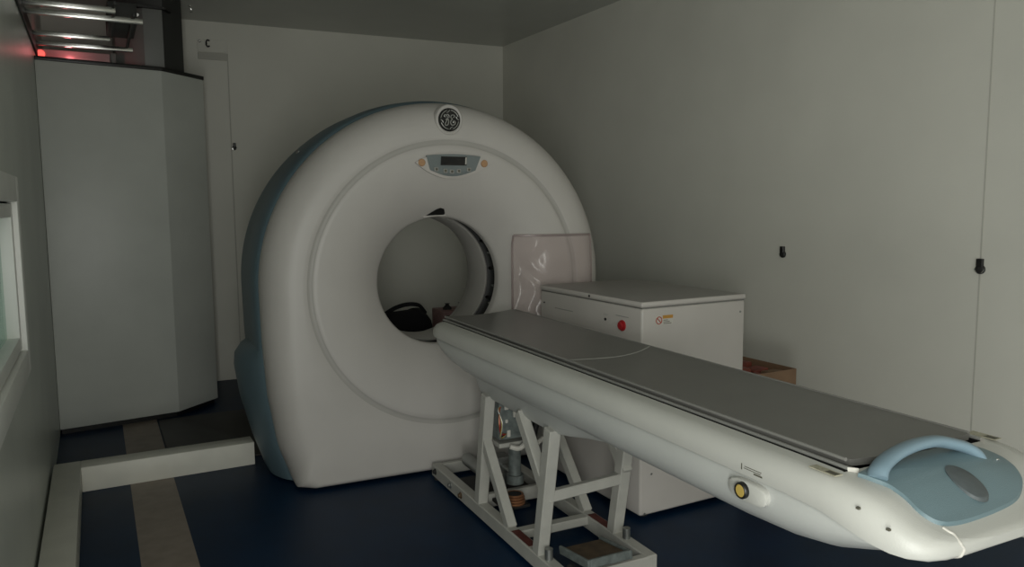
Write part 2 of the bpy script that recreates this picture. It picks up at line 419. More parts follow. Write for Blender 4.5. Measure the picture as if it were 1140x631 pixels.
# round badge with the script monogram
BX, BZ = -0.003, 1.766
bd = None
bm = bmesh.new(); lathe(bm, (BX, 0.03, BZ), (0, -1, 0), [(0.074, 0.0), (0.072, 0.022), (0.069, 0.032), (0.065, 0.037), (0.060, 0.037), (0.057, 0.033)], 48)
for v in bm.verts: v.co.z = BZ + (v.co.z-BZ)*1.06
bd = finish('badge', bm, 'gantry_white', g, angle=60)
bm = bmesh.new(); lathe(bm, (BX, 0.0, BZ), (0, -1, 0), [(0.0565, 0.0), (0.0565, 0.005), (0.052, 0.009)], 40)
finish('badge_face', bm, 'lcd', bd)
bm = bmesh.new(); yy = -0.0105
def circ(r, a0, a1, k=24): return [(BX+math.cos(a0+(a1-a0)*i/k)*r, yy, BZ+math.sin(a0+(a1-a0)*i/k)*r) for i in range(k+1)]
for q in range(4):
    a0 = q*PI/2 + 0.30
    tube(bm, circ(0.046, a0, a0+PI/2-0.42, 10), [0.0006]+[0.0020]*9+[0.0006], 6)
    tube(bm, smooth_path([(BX+math.cos(a0-0.3)*0.046, yy, BZ+math.sin(a0-0.3)*0.046), (BX+math.cos(a0-0.12)*0.038, yy, BZ+math.sin(a0-0.12)*0.038), (BX+math.cos(a0+0.12)*0.037, yy, BZ+math.sin(a0+0.12)*0.037)], 4), 0.0018, 6)
def stroke(pts, r): tube(bm, smooth_path([(BX+x*0.001, yy, BZ+z*0.001) for x, z in pts], 6), r, 6)
stroke([(-22, 12), (-28, 17), (-24, 23), (-14, 18), (-12, 6), (-17, -8), (-24, -20), (-20, -28), (-10, -24), (-6, -10), (-8, 2), (-16, 3), (-20, -2)], 0.0026)   # G
stroke([(-20, 22), (-10, 25), (-3, 18), (-5, 8)], 0.0022)
stroke([(16, 24), (8, 20), (6, 10), (14, 4), (8, -2), (4, -14), (10, -25), (22, -24), (28, -14), (25, -6), (18, -8), (19, -15)], 0.0026)                        # E
stroke([(16, 24), (24, 21), (23, 13), (17, 13)], 0.0022)
finish('monogram', bm, 'emblem_silver', bd)
# control panel
PX, PZ = 0.014, 1.545
def fsurf(x, z): r = math.hypot(x, z-GZ); return face_depth(r)
def slab(bm, poly, lift, thick):
    A = [bm.verts.new((x, fsurf(x, z)-lift, z)) for x, z in poly]; B = [bm.verts.new((x, fsurf(x, z)-lift+thick, z)) for x, z in poly]
    bm.faces.new(A)
    for i in range(len(poly)): bm.faces.new((A[i], B[i], B[(i+1) % len(poly)], A[(i+1) % len(poly)]))
def crescent(hw, zt, zb, tipz, n=18):
    top = [(-hw + 2*hw*i/n, tipz + (zt-tipz)*(1-abs(2*i/n-1)**2.2)) for i in range(n+1)]
    bot = [(hw - 2*hw*i/n, tipz + (zb-tipz)*(1-abs(2*i/n-1)**2.0)) for i in range(1, n)]
    return [(PX+x, PZ+z) for x, z in top+bot]
bm = bmesh.new(); slab(bm, crescent(0.195, 0.062, -0.064, 0.012), 0.014, 0.02)
pn = finish('control_panel', bm, 'cabinet_white', g, smooth=False)
bm = bmesh.new()
poly = [(-0.142, 0.046)] + [(-0.142+0.284*i/10, 0.046+0.010*math.sin(PI*i/10)) for i in range(1, 10)] + [(0.142, 0.046), (0.118, -0.022)] + [(0.118-0.236*i/10, -0.022-0.030*math.sin(PI*i/10)) for i in range(1, 10)] + [(-0.118, -0.022)]
slab(bm, [(PX+x, PZ+z) for x, z in poly], 0.017, 0.01)
finish('keypad', bm, 'panel_slate', pn, smooth=False)
bm = bmesh.new(); slab(bm, [(PX-0.066, PZ+0.001), (PX+0.068, PZ+0.001), (PX+0.068, PZ+0.043), (PX-0.066, PZ+0.043)], 0.020, 0.006)
finish('display', bm, 'lcd', pn, smooth=False)
bm = bmesh.new(); slab(bm, [(PX+0.060, PZ+0.006), (PX+0.066, PZ+0.006), (PX+0.066, PZ+0.040), (PX+0.060, PZ+0.040)], 0.0215, 0.003)
finish('display_edge', bm, 'label_white', pn, smooth=False)
for bx, bz in ((-0.088, -0.019), (-0.040, -0.026), (-0.006, -0.029), (0.030, -0.026), (0.082, -0.019)):
    bm = bmesh.new(); y0 = fsurf(PX+bx, PZ+bz)-0.017
    box(bm, PX+bx-0.0115, PX+bx+0.0115, y0-0.005, y0+0.003, PZ+bz-0.0105, PZ+bz+0.0105, 0.003)
    b = finish('key', bm, 'plate_grey', pn)
    bm = bmesh.new(); cyl(bm, (PX+bx, y0-0.004, PZ+bz), (PX+bx, y0-0.0065, PZ+bz), 0.006, n=14)
    finish('key_mark', bm, 'label_print', b)
for bx, bz in ((-0.163, 0.012), (0.163, 0.012)):
    bm = bmesh.new(); y0 = fsurf(PX+bx, PZ+bz)
    lathe(bm, (PX+bx, y0-0.008, PZ+bz), (0, -1, 0), [(0.018, 0), (0.018, 0.008), (0.014, 0.011)], 24)
    finish('amber_button', bm, 'amber_faded', pn)['label'] = 'faded amber round button'
    
# clear document pouch hanging on the right of the ring face
po = thing('document_pouch', 'clear wrinkled plastic pouch hung flat on the right of the scanner face', 'pouch', (1.55, 3.455, 0), math.radians(-4))
def ysurf(x, z):
    r = math.hypot(x, z-GZ); th = math.atan2(z-GZ, x); R = outline(th)
    if r > 0.722 and r > R-0.15:
        q = min(1, (r-(R-0.15))/0.15); return 0.17*(1-math.sqrt(max(0, 1-q*q)))
    return face_depth(r)
bm = bmesh.new(); nx, nz = 44, 52; x0, x1, z0, z1 = 0.372, 0.80, 0.70, 1.19
grid = []
for i in range(nx+1):
    col = []
    for j in range(nz+1):
        x = x0+(x1-x0)*i/nx; z = z0+(z1-z0)*j/nz
        u, v = i/nx, j/nz
        edge = min(u, 1-u, v, 1-v)*8; edge = min(1, edge)
        wr = 0.007*edge*(math.sin(26*u+9*v+2.5*math.sin(11*v))*math.exp(-((u-0.20)/0.13)**2)) + 0.002*edge*math.sin(9*u-13*v)
        col.append(bm.verts.new((x, min(ysurf(x, z), 0.10)-0.012-wr, z)))
    grid.append(col)
for i in range(nx):
    for j in range(nz): bm.faces.new((grid[i][j], grid[i+1][j], grid[i+1][j+1], grid[i][j+1]))
film = finish('film', bm, 'pouch_film', po, angle=80)
sd = film.modifiers.new('thickness', 'SOLIDIFY'); sd.thickness = 0.0006
bm = bmesh.new()
def seam(a, b):
    pts = []
    for k in range(25):
        x = a[0]+(b[0]-a[0])*k/24; z = a[1]+(b[1]-a[1])*k/24; pts.append((x, min(ysurf(x, z), 0.10)-0.013, z))
    tube(bm, pts, 0.006, 8, sx=0.5, upv=(0, 0, 1) if abs(a[1]-b[1]) < 0.01 else (1, 0, 0))
seam((x0, z1), (x1, z1)); seam((x0, z0), (x0, z1)); seam((x1, z0), (x1, z1)); seam((x0, z0), (x1, z0))
finish('welded_edge', bm, 'pouch_seam', po)

# ------------------------------------------------------------------ the patient table (local: x across, y towards the bore)
t = thing('patient_table', 'long off-white patient table with grey cradle on an open white steel frame', 'patient table', (1.495, 1.0, 0), math.radians(-2.67))
#      v       W      ztop   zb     recess
UP = [(-0.262, 0.100, 0.745, 0.728, 0), (-0.258, 0.165, 0.749, 0.724, 0), (-0.250, 0.205, 0.753, 0.720, 0), (-0.235, 0.232, 0.758, 0.716, 0), (-0.21, 0.252, 0.768, 0.714, 0),
      (-0.185, 0.262, 0.782, 0.715, 0), (-0.155, 0.270, 0.798, 0.720, 0), (-0.13, 0.276, 0.808, 0.727, 0), (-0.09, 0.281, 0.817, 0.738, 0.0), (-0.05, 0.283, 0.821, 0.747, 0.0), (-0.044, 0.283, 0.822, 0.748, 0.03),
      (0.0, 0.284, 0.823, 0.751, 0.03), (0.06, 0.284, 0.824, 0.753, 0.03), (0.5, 0.284, 0.824, 0.755, 0.03), (1.2, 0.284, 0.824, 0.755, 0.03), (1.9, 0.283, 0.824, 0.755, 0.03), (2.10, 0.280, 0.823, 0.755, 0.03),
      (2.16, 0.272, 0.820, 0.755, 0.03), (2.19, 0.255, 0.816, 0.756, 0.03), (2.205, 0.225, 0.811, 0.758, 0.03), (2.208, 0.20, 0.80, 0.762, 0.0)]
bm = bmesh.new(); rr = []
for v, Wd, zt, zb, rc in UP:
    h = zt - zb
    half = [(0.0, zt-rc), (min(0.10, Wd*0.5), zt-rc), (min(0.224, Wd*0.78), zt-rc), (min(0.2245, Wd*0.785), zt), (Wd-0.035 if Wd > 0.26 else Wd*0.87, zt-0.002),
            (Wd-0.018 if Wd > 0.2 else Wd*0.93, zt-0.11*h), (Wd-0.006, zt-0.30*h), (Wd, zt-0.52*h), (Wd, zt-0.80*h), (Wd-0.003, zb+0.003), (Wd-0.010, zb), (Wd*0.5, zb), (0.0, zb)]
    left = [(-x, v, z) for x, z in half]; right = [(x, v, z) for x, z in half[::-1]]
    rr.append(left + right[1:-1])
loft(bm, rr)
shell = finish('upper_shell', bm, 'table_white', t, angle=38)
#      v      W     ztop  zbottom
LO = [(-0.215, 0.235, 0.725, 0.718), (-0.17, 0.250, 0.735, 0.700), (-0.10, 0.262, 0.748, 0.672), (-0.03, 0.268, 0.754, 0.648), (0.06, 0.272, 0.756, 0.633), (0.20, 0.273, 0.756, 0.626), (0.6, 0.273, 0.756, 0.624), (1.2, 0.273, 0.756, 0.624), (1.70, 0.273, 0.756, 0.622),
      (1.88, 0.272, 0.756, 0.625), (2.00, 0.270, 0.756, 0.638), (2.09, 0.267, 0.756, 0.662), (2.14, 0.262, 0.756, 0.690), (2.170, 0.252, 0.756, 0.718), (2.182, 0.240, 0.756, 0.738), (2.186, 0.230, 0.756, 0.750)]
bm = bmesh.new(); rr = []
for v, Wd, zt, zb in LO:
    h = zt-zb
    half = [(0.0, zt), (Wd-0.014, zt), (Wd-0.006, zt-0.06*h), (Wd-0.001, zt-0.18*h), (Wd, zt-0.34*h), (Wd-0.006, zt-0.52*h), (Wd-0.020, zt-0.70*h), (Wd-0.042, zt-0.85*h), (Wd-0.07, zt-0.95*h), (Wd-0.105, zb), (0.0, zb)]
    rr.append([(-x, v, z) for x, z in half] + [(x, v, z) for x, z in half[::-1]][1:-1])
loft(bm, rr)
finish('lower_shell', bm, 'table_lower', t, angle=38)
# narrow skirt beneath the shell
SK = [(0.70, 0.630), (0.78, 0.622), (0.88, 0.608), (1.0, 0.588), (1.12, 0.562), (1.2, 0.549), (1.3, 0.545), (1.81, 0.545), (1.85, 0.552), (1.855, 0.595), (1.90, 0.600), (1.905, 0.65)]
bm = bmesh.new(); rr = []
for v, zb in SK: rr.append([(-0.205, v, 0.652), (-0.178, v, zb+0.012), (-0.166, v, zb), (0.166, v, zb), (0.178, v, zb+0.012), (0.205, v, 0.652)])
loft(bm, rr); finish('skirt', bm, 'table_lower', t, angle=38)
# cradle: concave grey top carried in thin rims
def cz(x): return 0.828 + 0.010*(abs(x)/0.2)**2
bm = bmesh.new(); rr = []
for v in [-0.035, -0.03] + [0.1+0.2*k for k in range(11)] + [2.19, 2.235, 2.25]:
    hw = 0.193 if v > -0.03 else 0.188
    if v > 2.2: hw = 0.188
    xs = [-hw+2*hw*k/16 for k in range(17)]
    shift = 0.012*0
    rr.append([(x, v + (0.035*(x/0.2) if v > 2.2 else 0), cz(x)) for x in xs] + [(x, v+(0.035*(x/0.2) if v > 2.2 else 0), cz(x)-0.014) for x in xs[::-1]])
loft(bm, rr); cr = finish('cradle', bm, 'cradle_grey', t, angle=40)
bm = bmesh.new(); tube(bm, smooth_path([(-0.19, 1.075, cz(0.19)), (-0.10, 1.085, cz(0.1)), (0.0, 1.085, cz(0)), (0.10, 1.105, cz(0.1)), (0.19, 1.15, cz(0.19))], 8), 0.0022, 6)
finish('pad_joint', bm, 'rail_strip', cr)
for s_ in (-1, 1):
    bm = bmesh.new(); tube(bm, [(s_*0.1945, v, 0.836) for v in (-0.03, 0.5, 1.0, 1.5, 2.0, 2.235+0.03*s_)], 0.0042, 8)
    finish('cradle_rim', bm, 'cradle_rim', cr)
bm = bmesh.new()
for s_ in (-1, 1): box(bm, s_*0.2085-0.0038, s_*0.2085+0.0038, -0.050, 2.19, 0.8225, 0.829, 0.001, 1)
finish('side_rail', bm, 'rail_strip', t)
bm = bmesh.new(); box(bm, -0.2235, 0.2235, -0.044, 2.185, 0.7915, 0.8005)
for s_ in (-1, 1): box(bm, s_*0.2085-0.0055, s_*0.2085+0.0055, -0.046, 2.188, 0.8005, 0.8225)
finish('rail_channel', bm, 'black_plastic', t, smooth=False)
for s_ in (-1, 1):   # strip ends are cut to a point
    bm = bmesh.new(); prism(bm, [(s_*0.2123, -0.050), (s_*0.2047, -0.050), (s_*0.198, -0.064)], 0.818, 0.829)
    finish('rail_tip', bm, 'label_white', t, smooth=False)
# blue lid on the near end
def top_z(v): return lerp_table([(a[0], a[2]) for a in UP], v)[0]
LID = [(-0.216, -0.076), (-0.205, -0.100), (-0.192, -0.125), (-0.187, -0.16), (-0.187, -0.19), (-0.172, -0.214), (-0.145, -0.224), (-0.09, -0.2265), (0.0, -0.222), (0.07, -0.212), (0.125, -0.190), (0.150, -0.165), (0.158, -0.135), (0.155, -0.10), (0.140, -0.07), (0.10, -0.052), (-0.12, -0.052)]
bm = bmesh.new()
path = smooth_path([(x, v, 0) for x, v in LID], 4)
cen = (0.0, -0.14)
def lz(x, v): return top_z(v) + 0.008
rows = []
for q in (1.0, 0.995, 0.97, 0.9, 0.8, 0.65, 0.5, 0.35, 0.2, 0.08):
    row = []
    for p in path:
        x = cen[0]+(p.x-cen[0])*q; v = cen[1]+(p.y-cen[1])*q
        z = lz(x, v) + (0.0 if q < 1 else -0.012)
        dome = 0.012*(1-q*q)
        row.append((x, v, z + dome))
    rows.append(row)
V = [[bm.verts.new(p) for p in r] for r in rows]
n = len(path)
for A, B in zip(V, V[1:]):
    for k in range(n): bm.faces.new((A[k], A[(k+1) % n], B[(k+1) % n], B[k]))
bm.faces.new(V[-1])
lid = finish('end_lid', bm, 'lid_blue', t, angle=50)
lid['label'] = 'slate blue end lid with a grey oval disc'
bm = bmesh.new()
def disc_pt(a, r, off): x = -0.028+math.cos(a)*r*0.031; v = -0.172+math.sin(a)*r*0.040; return (x, v, lz(x, v)+0.012*0.92+off)
R0 = [bm.verts.new(disc_pt(2*PI*i/32, 1.0, -0.004)) for i in range(32)]; R1 = [bm.verts.new(disc_pt(2*PI*i/32, 1.0, 0.003)) for i in range(32)]; R2 = [bm.verts.new(disc_pt(2*PI*i/32, 0.9, 0.0045)) for i in range(32)]
for A, B in ((R0, R1), (R1, R2)):
    for i in range(32): bm.faces.new((A[i], A[(i+1) % 32], B[(i+1) % 32], B[i]))
bm.faces.new(R2); finish('grey_disc', bm, 'disc_grey', lid, angle=50)
bm = bmesh.new(); cyl(bm, (0.128, -0.135, lz(0, -0.135)-0.004), (0.128, -0.135, lz(0, -0.135)+0.0045), 0.0035, n=12); finish('lid_screw', bm, 'chrome', lid)
# arched handle
bm = bmesh.new()
hp = smooth_path([(-0.196, -0.104, 0.822), (-0.184, -0.098, 0.834), (-0.155, -0.090, 0.845), (-0.11, -0.083, 0.854), (-0.055, -0.080, 0.860), (0.0, -0.082, 0.860), (0.04, -0.089, 0.852), (0.072, -0.099, 0.842), (0.090, -0.108, 0.830), (0.098, -0.113, 0.812)], 6)
tube(bm, hp, 0.0125, 14, sx=1.7, upv=(0, 0.25, 1))
hd = finish('handle', bm, 'handle_blue', t, angle=60); hd['label'] = 'pale blue arched grab handle'
# raised white seam where the side of the shell turns into the end face
from mathutils.bvhtree import BVHTree
tree = BVHTree.FromPolygons([v.co.copy() for v in shell.data.vertices], [tuple(p_.vertices) for p_ in shell.data.polygons])
sp = []
for (o_, d_) in [((-0.168, -0.222, 1), (0, 0, -1)), ((-0.166, -0.232, 1), (0, 0, -1)), ((-0.163, -0.24, 1), (0, 0, -1))] + [((-0.164-0.003*math.cos(k/5*2*PI), -0.5, 0.748-0.024*k/5), (0, 1, 0)) for k in range(6)] + [((-0.168, -0.246, 0.5), (0, 0, 1)), ((-0.176, -0.230, 0.5), (0, 0, 1))]:
    h = tree.ray_cast(Vector(o_), Vector(d_))
    if h[0] is not None: sp.append(h[0] + h[1]*0.0004)
bm = bmesh.new(); tube(bm, smooth_path(sp, 4), 0.0026, 8); finish('end_seam', bm, 'label_white', t)
# release button on its lug
bm = bmesh.new()
lug = []
for k in range(24):
    a = 2*PI*k/24; lug.append((0.150 + math.copysign(abs(math.cos(a))**0.6, math.cos(a))*0.058, 0.722 + math.copysign(abs(math.sin(a))**0.7, math.sin(a))*0.023))
A = [bm.verts.new((-0.262, v, z)) for v, z in lug]; B = [bm.verts.new((-0.283, v, z)) for v, z in lug]; C2 = [bm.verts.new((-0.286, 0.155+(v-0.155)*0.93, 0.724+(z-0.724)*0.85)) for v, z in lug]
for P_, Q in ((A, B), (B, C2)):
    for i in range(24): bm.faces.new((P_[i], P_[(i+1) % 24], Q[(i+1) % 24], Q[i]))
bm.faces.new(C2); bm.faces.new(A[::-1])
lg = finish('button_lug', bm, 'table_white', t, angle=50)
bm = bmesh.new(); lathe(bm, (-0.284, 0.158, 0.724), (-1, 0, 0), [(0.0185, 0), (0.0185, 0.010), (0.0165, 0.013), (0.0145, 0.013), (0.0145, 0.008)], 28)
bz = finish('button_ring', bm, 'black_plastic', lg)
bm = bmesh.new(); lathe(bm, (-0.291, 0.158, 0.724), (-1, 0, 0), [(0.0143, 0), (0.0143, 0.004), (0.012, 0.0055)], 24)
finish('amber_button', bm, 'amber', bz)['label'] = 'amber push button in a black ring'
def mark(parent, rows, m='label_print'):
    b_ = bmesh.new()
    for r_ in rows: box(b_, *r_)
    return finish('printed_mark', b_, m, parent, smooth=False)
mark(t, [(-0.2845, -0.283, 0.165, 0.168, 0.768, 0.782), (-0.2845, -0.283, 0.108, 0.158, 0.777, 0.7785), (-0.2845, -0.283, 0.11, 0.16, 0.7725, 0.774), (-0.2845, -0.283, 0.105, 0.13, 0.767, 0.7705)])
mark(t, [(-0.262, -0.240, -0.062, 0.002, 0.8215, 0.8234)], 'label_tan'); mark(t, [(-0.258, -0.245, -0.060, -0.035, 0.8234, 0.8239)])
mark(t, [(0.236, 0.262, -0.062, 0.002, 0.8215, 0.8234)], 'label_tan'); mark(t, [(0.240, 0.256, -0.060, -0.035, 0.8234, 0.8239)])
for x, v, z in ((-0.272, -0.128, 0.786), (-0.262, -0.185, 0.765)):
    b_ = bmesh.new(); box(b_, x-0.006, x-0.0005, v-0.004, v+0.003, z-0.002, z+0.002); finish('screw', b_, 'label_print', t)
# --- open steel frame
FX, V0, V1 = 0.176, 1.10, 2.41
def member(name, a, b, w=0.046, h=0.046, upv=(0, 0, 1), m='frame_paint', par=t):
    b_ = bmesh.new(); bar(b_, a, b, w, h, upv); return finish(name, b_, m, par)
for s_ in (-1, 1):
    k_ = 0.035 if s_ > 0 else 0.0
    member('base_rail', (s_*FX, V0, 0.041), (s_*FX, V1, 0.041), 0.048, 0.060)
    # the rails carry a patch of red primer between the posts
    b_ = bmesh.new(); box(b_, s_*FX-0.017, s_*FX+0.017, 1.37, 1.52, 0.0705, 0.0725); finish('primer_patch', b_, 'red_primer', t, smooth=False)
    member('post', (s_*FX, 1.31+k_, 0.068), (s_*FX, 1.215+k_, 0.565), 0.046, 0.050, (0, 1, 0))
    member('post', (s_*FX, 1.855+k_, 0.068), (s_*FX, 1.765+k_, 0.565), 0.046, 0.050, (0, 1, 0))
    member('brace', (s_*FX, 1.555, 0.068), (s_*FX, 1.795+k_, 0.36), 0.040, 0.044, (0, 1, 0))
    member('brace', (s_*FX, 1.27, 0.33), (s_*FX, 1.465, 0.565), 0.040, 0.046, (0, 1, 0))
member('crossbar', (-FX, 1.255, 0.302), (FX, 1.295, 0.302), 0.03, 0.042)
member('crossbar', (-FX, 1.53, 0.05), (FX, 1.53, 0.05), 0.045, 0.036)
member('crossbar', (-FX, 1.89, 0.055), (FX, 1.89, 0.055), 0.03, 0.06)
member('crossbar', (-FX, 1.115, 0.042), (FX, 1.115, 0.042), 0.035, 0.056)
member('crossbar', (-FX, 2.395, 0.042), (FX, 2.395, 0.042), 0.030, 0.056)
for s_ in (-1, 1):     # leveling feet
    for v in (V0+0.04, V1-0.04):
        b_ = bmesh.new(); cyl(b_, (s_*FX, v, 0.0), (s_*FX, v, 0.012), 0.024, 0.022, 20); cyl(b_, (s_*FX, v, 0.01), (s_*FX, v, 0.03), 0.009, n=12)
        finish('foot', b_, 'rubber', t)
# corner bracket below the shell on the far post
b_ = bmesh.new()
box(b_, FX+0.005, FX+0.052, 1.205, 1.217, 0.44, 0.57, 0.002, 1); box(b_, FX+0.046, FX+0.052, 1.165, 1.217, 0.44, 0.57, 0.002, 1); box(b_, FX+0.00, FX+0.012, 1.165, 1.217, 0.44, 0.57, 0.002, 1)
finish('bracket', b_, 'electronics_grey', t)
b_ = bmesh.new(); box(b_, 0.15, 0.235, 0.98, 1.33, 0.605, 0.648, 0.003, 1); box(b_, 0.19, 0.225, 1.00, 1.03, 0.56, 0.61, 0.003, 1); finish('underside_bracket', b_, 'electronics_grey', t)
# electronics between the posts
b_ = bmesh.new(); box(b_, -0.13, 0.05, 1.76, 1.95, 0.36, 0.54, 0.006); box(b_, -0.112, -0.10, 1.77, 1.88, 0.40, 0.50, 0.002, 1); box(b_, -0.07, 0.0, 1.768, 1.785, 0.40, 0.50, 0.002, 1)
cb = finish('control_box', b_, 'electronics_grey', t)
for (x, v, z, sx_, sz) in ((-0.095, 1.772, 0.505, 0.02, 0.03), (-0.085, 1.772, 0.385, 0.016, 0.03), (-0.06, 1.764, 0.47, 0.012, 0.03), (-0.02, 1.764, 0.49, 0.02, 0.015), (-0.095, 1.772, 0.44, 0.012, 0.016)):
    b_ = bmesh.new(); box(b_, x-sx_/2, x+sx_/2, v-0.014, v+0.006, z-sz/2, z+sz/2, 0.002, 1); finish('connector', b_, 'label_white', cb)
for k in range(5):
    b_ = bmesh.new(); o_ = 0.008*k
    tube(b_, smooth_path([(-0.09, 1.765, 0.52-o_*0.4), (-0.125-o_*0.3, 1.76, 0.50), (-0.140+o_*0.5, 1.74, 0.44), (-0.128, 1.75, 0.40-o_), (-0.095, 1.762, 0.385)], 6), 0.0022, 6)
    finish('wire', b_, ('copper', 'button_red', 'black_plastic', 'amber', 'steel_dull')[k], t)
b_ = bmesh.new(); tube(b_, smooth_path([(0.03, 1.76, 0.53), (0.045, 1.75, 0.45), (0.035, 1.76, 0.37), (0.04, 1.77, 0.34)], 6), 0.016, 10); finish('cable_bundle', b_, 'black_plastic', t)
b_ = bmesh.new(); tube(b_, smooth_path([(-0.09, 1.74, 0.335), (-0.05, 1.73, 0.325), (-0.01, 1.735, 0.345), (0.03, 1.74, 0.33), (0.07, 1.74, 0.35)], 6), 0.011, 8); finish('cable', b_, 'label_white', t)
b_ = bmesh.new(); box(b_, -0.13, 0.10, 1.76, 1.98, 0.325, 0.345, 0.003, 1); finish('shelf', b_, 'frame_paint', t)
b_ = bmesh.new(); tube(b_, smooth_path([(0.10, 1.36, 0.56), (0.095, 1.355, 0.50), (0.105, 1.35, 0.455), (0.118, 1.35, 0.475), (0.112, 1.35, 0.52)], 6), 0.003, 6); finish('wire', b_, 'black_plastic', t)
b_ = bmesh.new(); cyl(b_, (0.02, 1.92, 0.12), (0.02, 1.92, 0.30), 0.028, n=20); cyl(b_, (0.02, 1.92, 0.10), (0.02, 1.92, 0.14), 0.04, n=20); finish('motor', b_, 'electronics_grey', t)
b_ = bmesh.new(); cyl(b_, (-0.08, 1.98, 0.13), (-0.08, 2.23, 0.13), 0.032, n=20); cyl(b_, (-0.08, 2.23, 0.13), (-0.08, 2.26, 0.13), 0.02, n=16); finish('motor', b_, 'steel_dull', t)
b_ = bmesh.new(); cyl(b_, (0.06, 1.96, 0.10), (0.06, 2.24, 0.10), 0.022, n=16); box(b_, -0.02, 0.03, 2.02, 2.1, 0.04, 0.11, 0.004); box(b_, 0.0, 0.10, 2.12, 2.2, 0.11, 0.15, 0.004); finish('drive_unit', b_, 'steel_dull', t)
b_ = bmesh.new(); box(b_, -0.15, 0.15, 1.92, 2.26, 0.022, 0.030); finish('drip_tray', b_, 'dark_inside', t)
for z_, r_ in ((0.08, 0.040), (0.092, 0.040), (0.104, 0.038), (0.114, 0.034)):
    b_ = bmesh.new(); tube(b_, [(-0.06+math.cos(2*PI*i/28)*r_, 1.76+math.sin(2*PI*i/28)*r_, z_) for i in range(28)], 0.006, 8, closed=True); finish('coil', b_, 'copper', t)
b_ = bmesh.new(); cyl(b_, (-0.06, 1.76, 0.07), (-0.06, 1.76, 0.118), 0.03, n=20); box(b_, -0.12, 0.0, 1.73, 1.86, 0.06, 0.072); finish('coil_core', b_, 'dark_inside', t)
for (x, v, z, m_) in ((-0.200, 2.36, 0.045, 'rubber'), (-0.200, 2.03, 0.04, 'rust_brown'), (-0.200, 2.16, 0.045, 'steel_dull'), (-0.152, 1.8, 0.045, 'rubber')):
    b_ = bmesh.new(); lathe(b_, (x+0.004, v, z), (-1, 0, 0), [(0.016, 0), (0.016, 0.006), (0.009, 0.009), (0.009, 0.016), (0.004, 0.017)], 16); finish('bolt', b_, m_, t)
# foot pedal plate
b_ = bmesh.new(); rx = Matrix.Rotation(math.radians(-8), 4, 'X'); pv = (-0.03, 1.16, 0.1)
box(b_, -0.108, 0.052, 1.08, 1.26, 0.100, 0.108, 0.002, 1, rot=rx, piv=pv)
pd = finish('foot_pedal', b_, 'rust_brown', t)
for q in ((-0.120, -0.108, 1.065, 1.27), (0.052, 0.066, 1.065, 1.27), (-0.108, 0.052, 1.065, 1.08)):
    b_ = bmesh.new(); box(b_, q[0], q[1], q[2], q[3], 0.085, 0.116, 0.003, 1, rot=rx, piv=pv); finish('pedal_rim', b_, 'electronics_grey', pd)
b_ = bmesh.new(); cyl(b_, (-0.13, 1.10, 0.055), (-0.13, 1.17, 0.055), 0.022, n=20); finish('pedal_pivot', b_, 'rubber', t)
for (lx_, v_) in ((-FX, 1.265), (FX, 1.285)):
    b_ = bmesh.new(); cyl(b_, (lx_, v_-0.02, 0.069), (lx_, v_-0.02, 0.112), 0.015, n=16); finish('stub', b_, 'steel_dull', t)

# ------------------------------------------------------------------ white cabinet beside the table
CX0, CX1, CY0, CY1, CH = 1.972, 2.560, 2.480, 3.30, 0.945
cbn = thing('power_cabinet', 'white metal floor cabinet with a red round button, behind the patient table', 'cabinet', (CX0, CY0, 0))
def cl(b_): bmesh.ops.translate(b_, verts=b_.verts[:], vec=-Vector((CX0, CY0, 0)))
b_ = bmesh.new(); box(b_, CX0, CX1, CY0, CY1, 0.02, CH-0.028, 0.012, 3); cl(b_); finish('body', b_, 'cabinet_white', cbn)
b_ = bmesh.new(); box(b_, CX0+0.004, CX1-0.004, CY0+0.004, CY1-0.004, CH-0.030, CH-0.025); cl(b_); finish('lid_gap', b_, 'seam_grey', cbn)
b_ = bmesh.new()
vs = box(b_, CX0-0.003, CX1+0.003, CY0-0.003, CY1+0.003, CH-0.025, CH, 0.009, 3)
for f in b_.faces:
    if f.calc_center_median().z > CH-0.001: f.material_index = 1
cl(b_); finish('lid', b_, ['cabinet_white', 'cabinet_top_shade'], cbn)
for x in (CX0+0.06, CX1-0.06):
    for y in (CY0+0.06, CY1-0.06):
        b_ = bmesh.new(); cyl(b_, (x, y, 0), (x, y, 0.024), 0.025, n=20); cl(b_); finish('foot', b_, 'rubber', cbn)
b_ = bmesh.new(); lathe(b_, (CX0+0.001, 2.612, 0.830), (-1, 0, 0), [(0.024, 0), (0.024, 0.006), (0.021, 0.008), (0.017, 0.008), (0.017, 0.016), (0.014, 0.018)], 28); cl(b_)
finish('stop_button', b_, 'button_red', cbn)['label'] = 'red round push button'
for (y, z, r_) in ((2.735, 0.842, 0.006), (2.86, CH-0.012, 0.006), (3.26, 0.86, 0.004)):
    b_ = bmesh.new(); cyl(b_, (CX0-0.0045, y, z), (CX0+0.002, y, z), r_, n=14); cl(b_); finish('screw', b_, 'black_plastic', cbn)
for (x, z) in ((CX1-0.03, 0.865), (CX1-0.03, 0.55), (CX0+0.06, 0.20), (CX0+0.025, 0.03)):
    b_ = bmesh.new(); cyl(b_, (x, CY0-0.0015, z), (x, CY0+0.002, z), 0.005, n=14); cl(b_); finish('screw', b_, 'steel_dull', cbn)
b_ = bmesh.new(); b_.free()
for q in ((3.00, 3.16, 0.842, 0.846), (2.57, 2.66, 0.868, 0.871), (2.72, 2.75, 0.862, 0.864)):
    b_ = bmesh.new(); box(b_, CX0-0.0008, CX0+0.001, *q); cl(b_); finish('printed_mark', b_, 'plate_grey', cbn, smooth=False)
lx, lz0, lz1 = CX0+0.070, 0.842, 0.882
b_ = bmesh.new(); box(b_, lx, lx+0.095, CY0-0.0012, CY0+0.001, lz0, lz1); cl(b_); wl = finish('warning_label', b_, 'label_white', cbn, smooth=False)
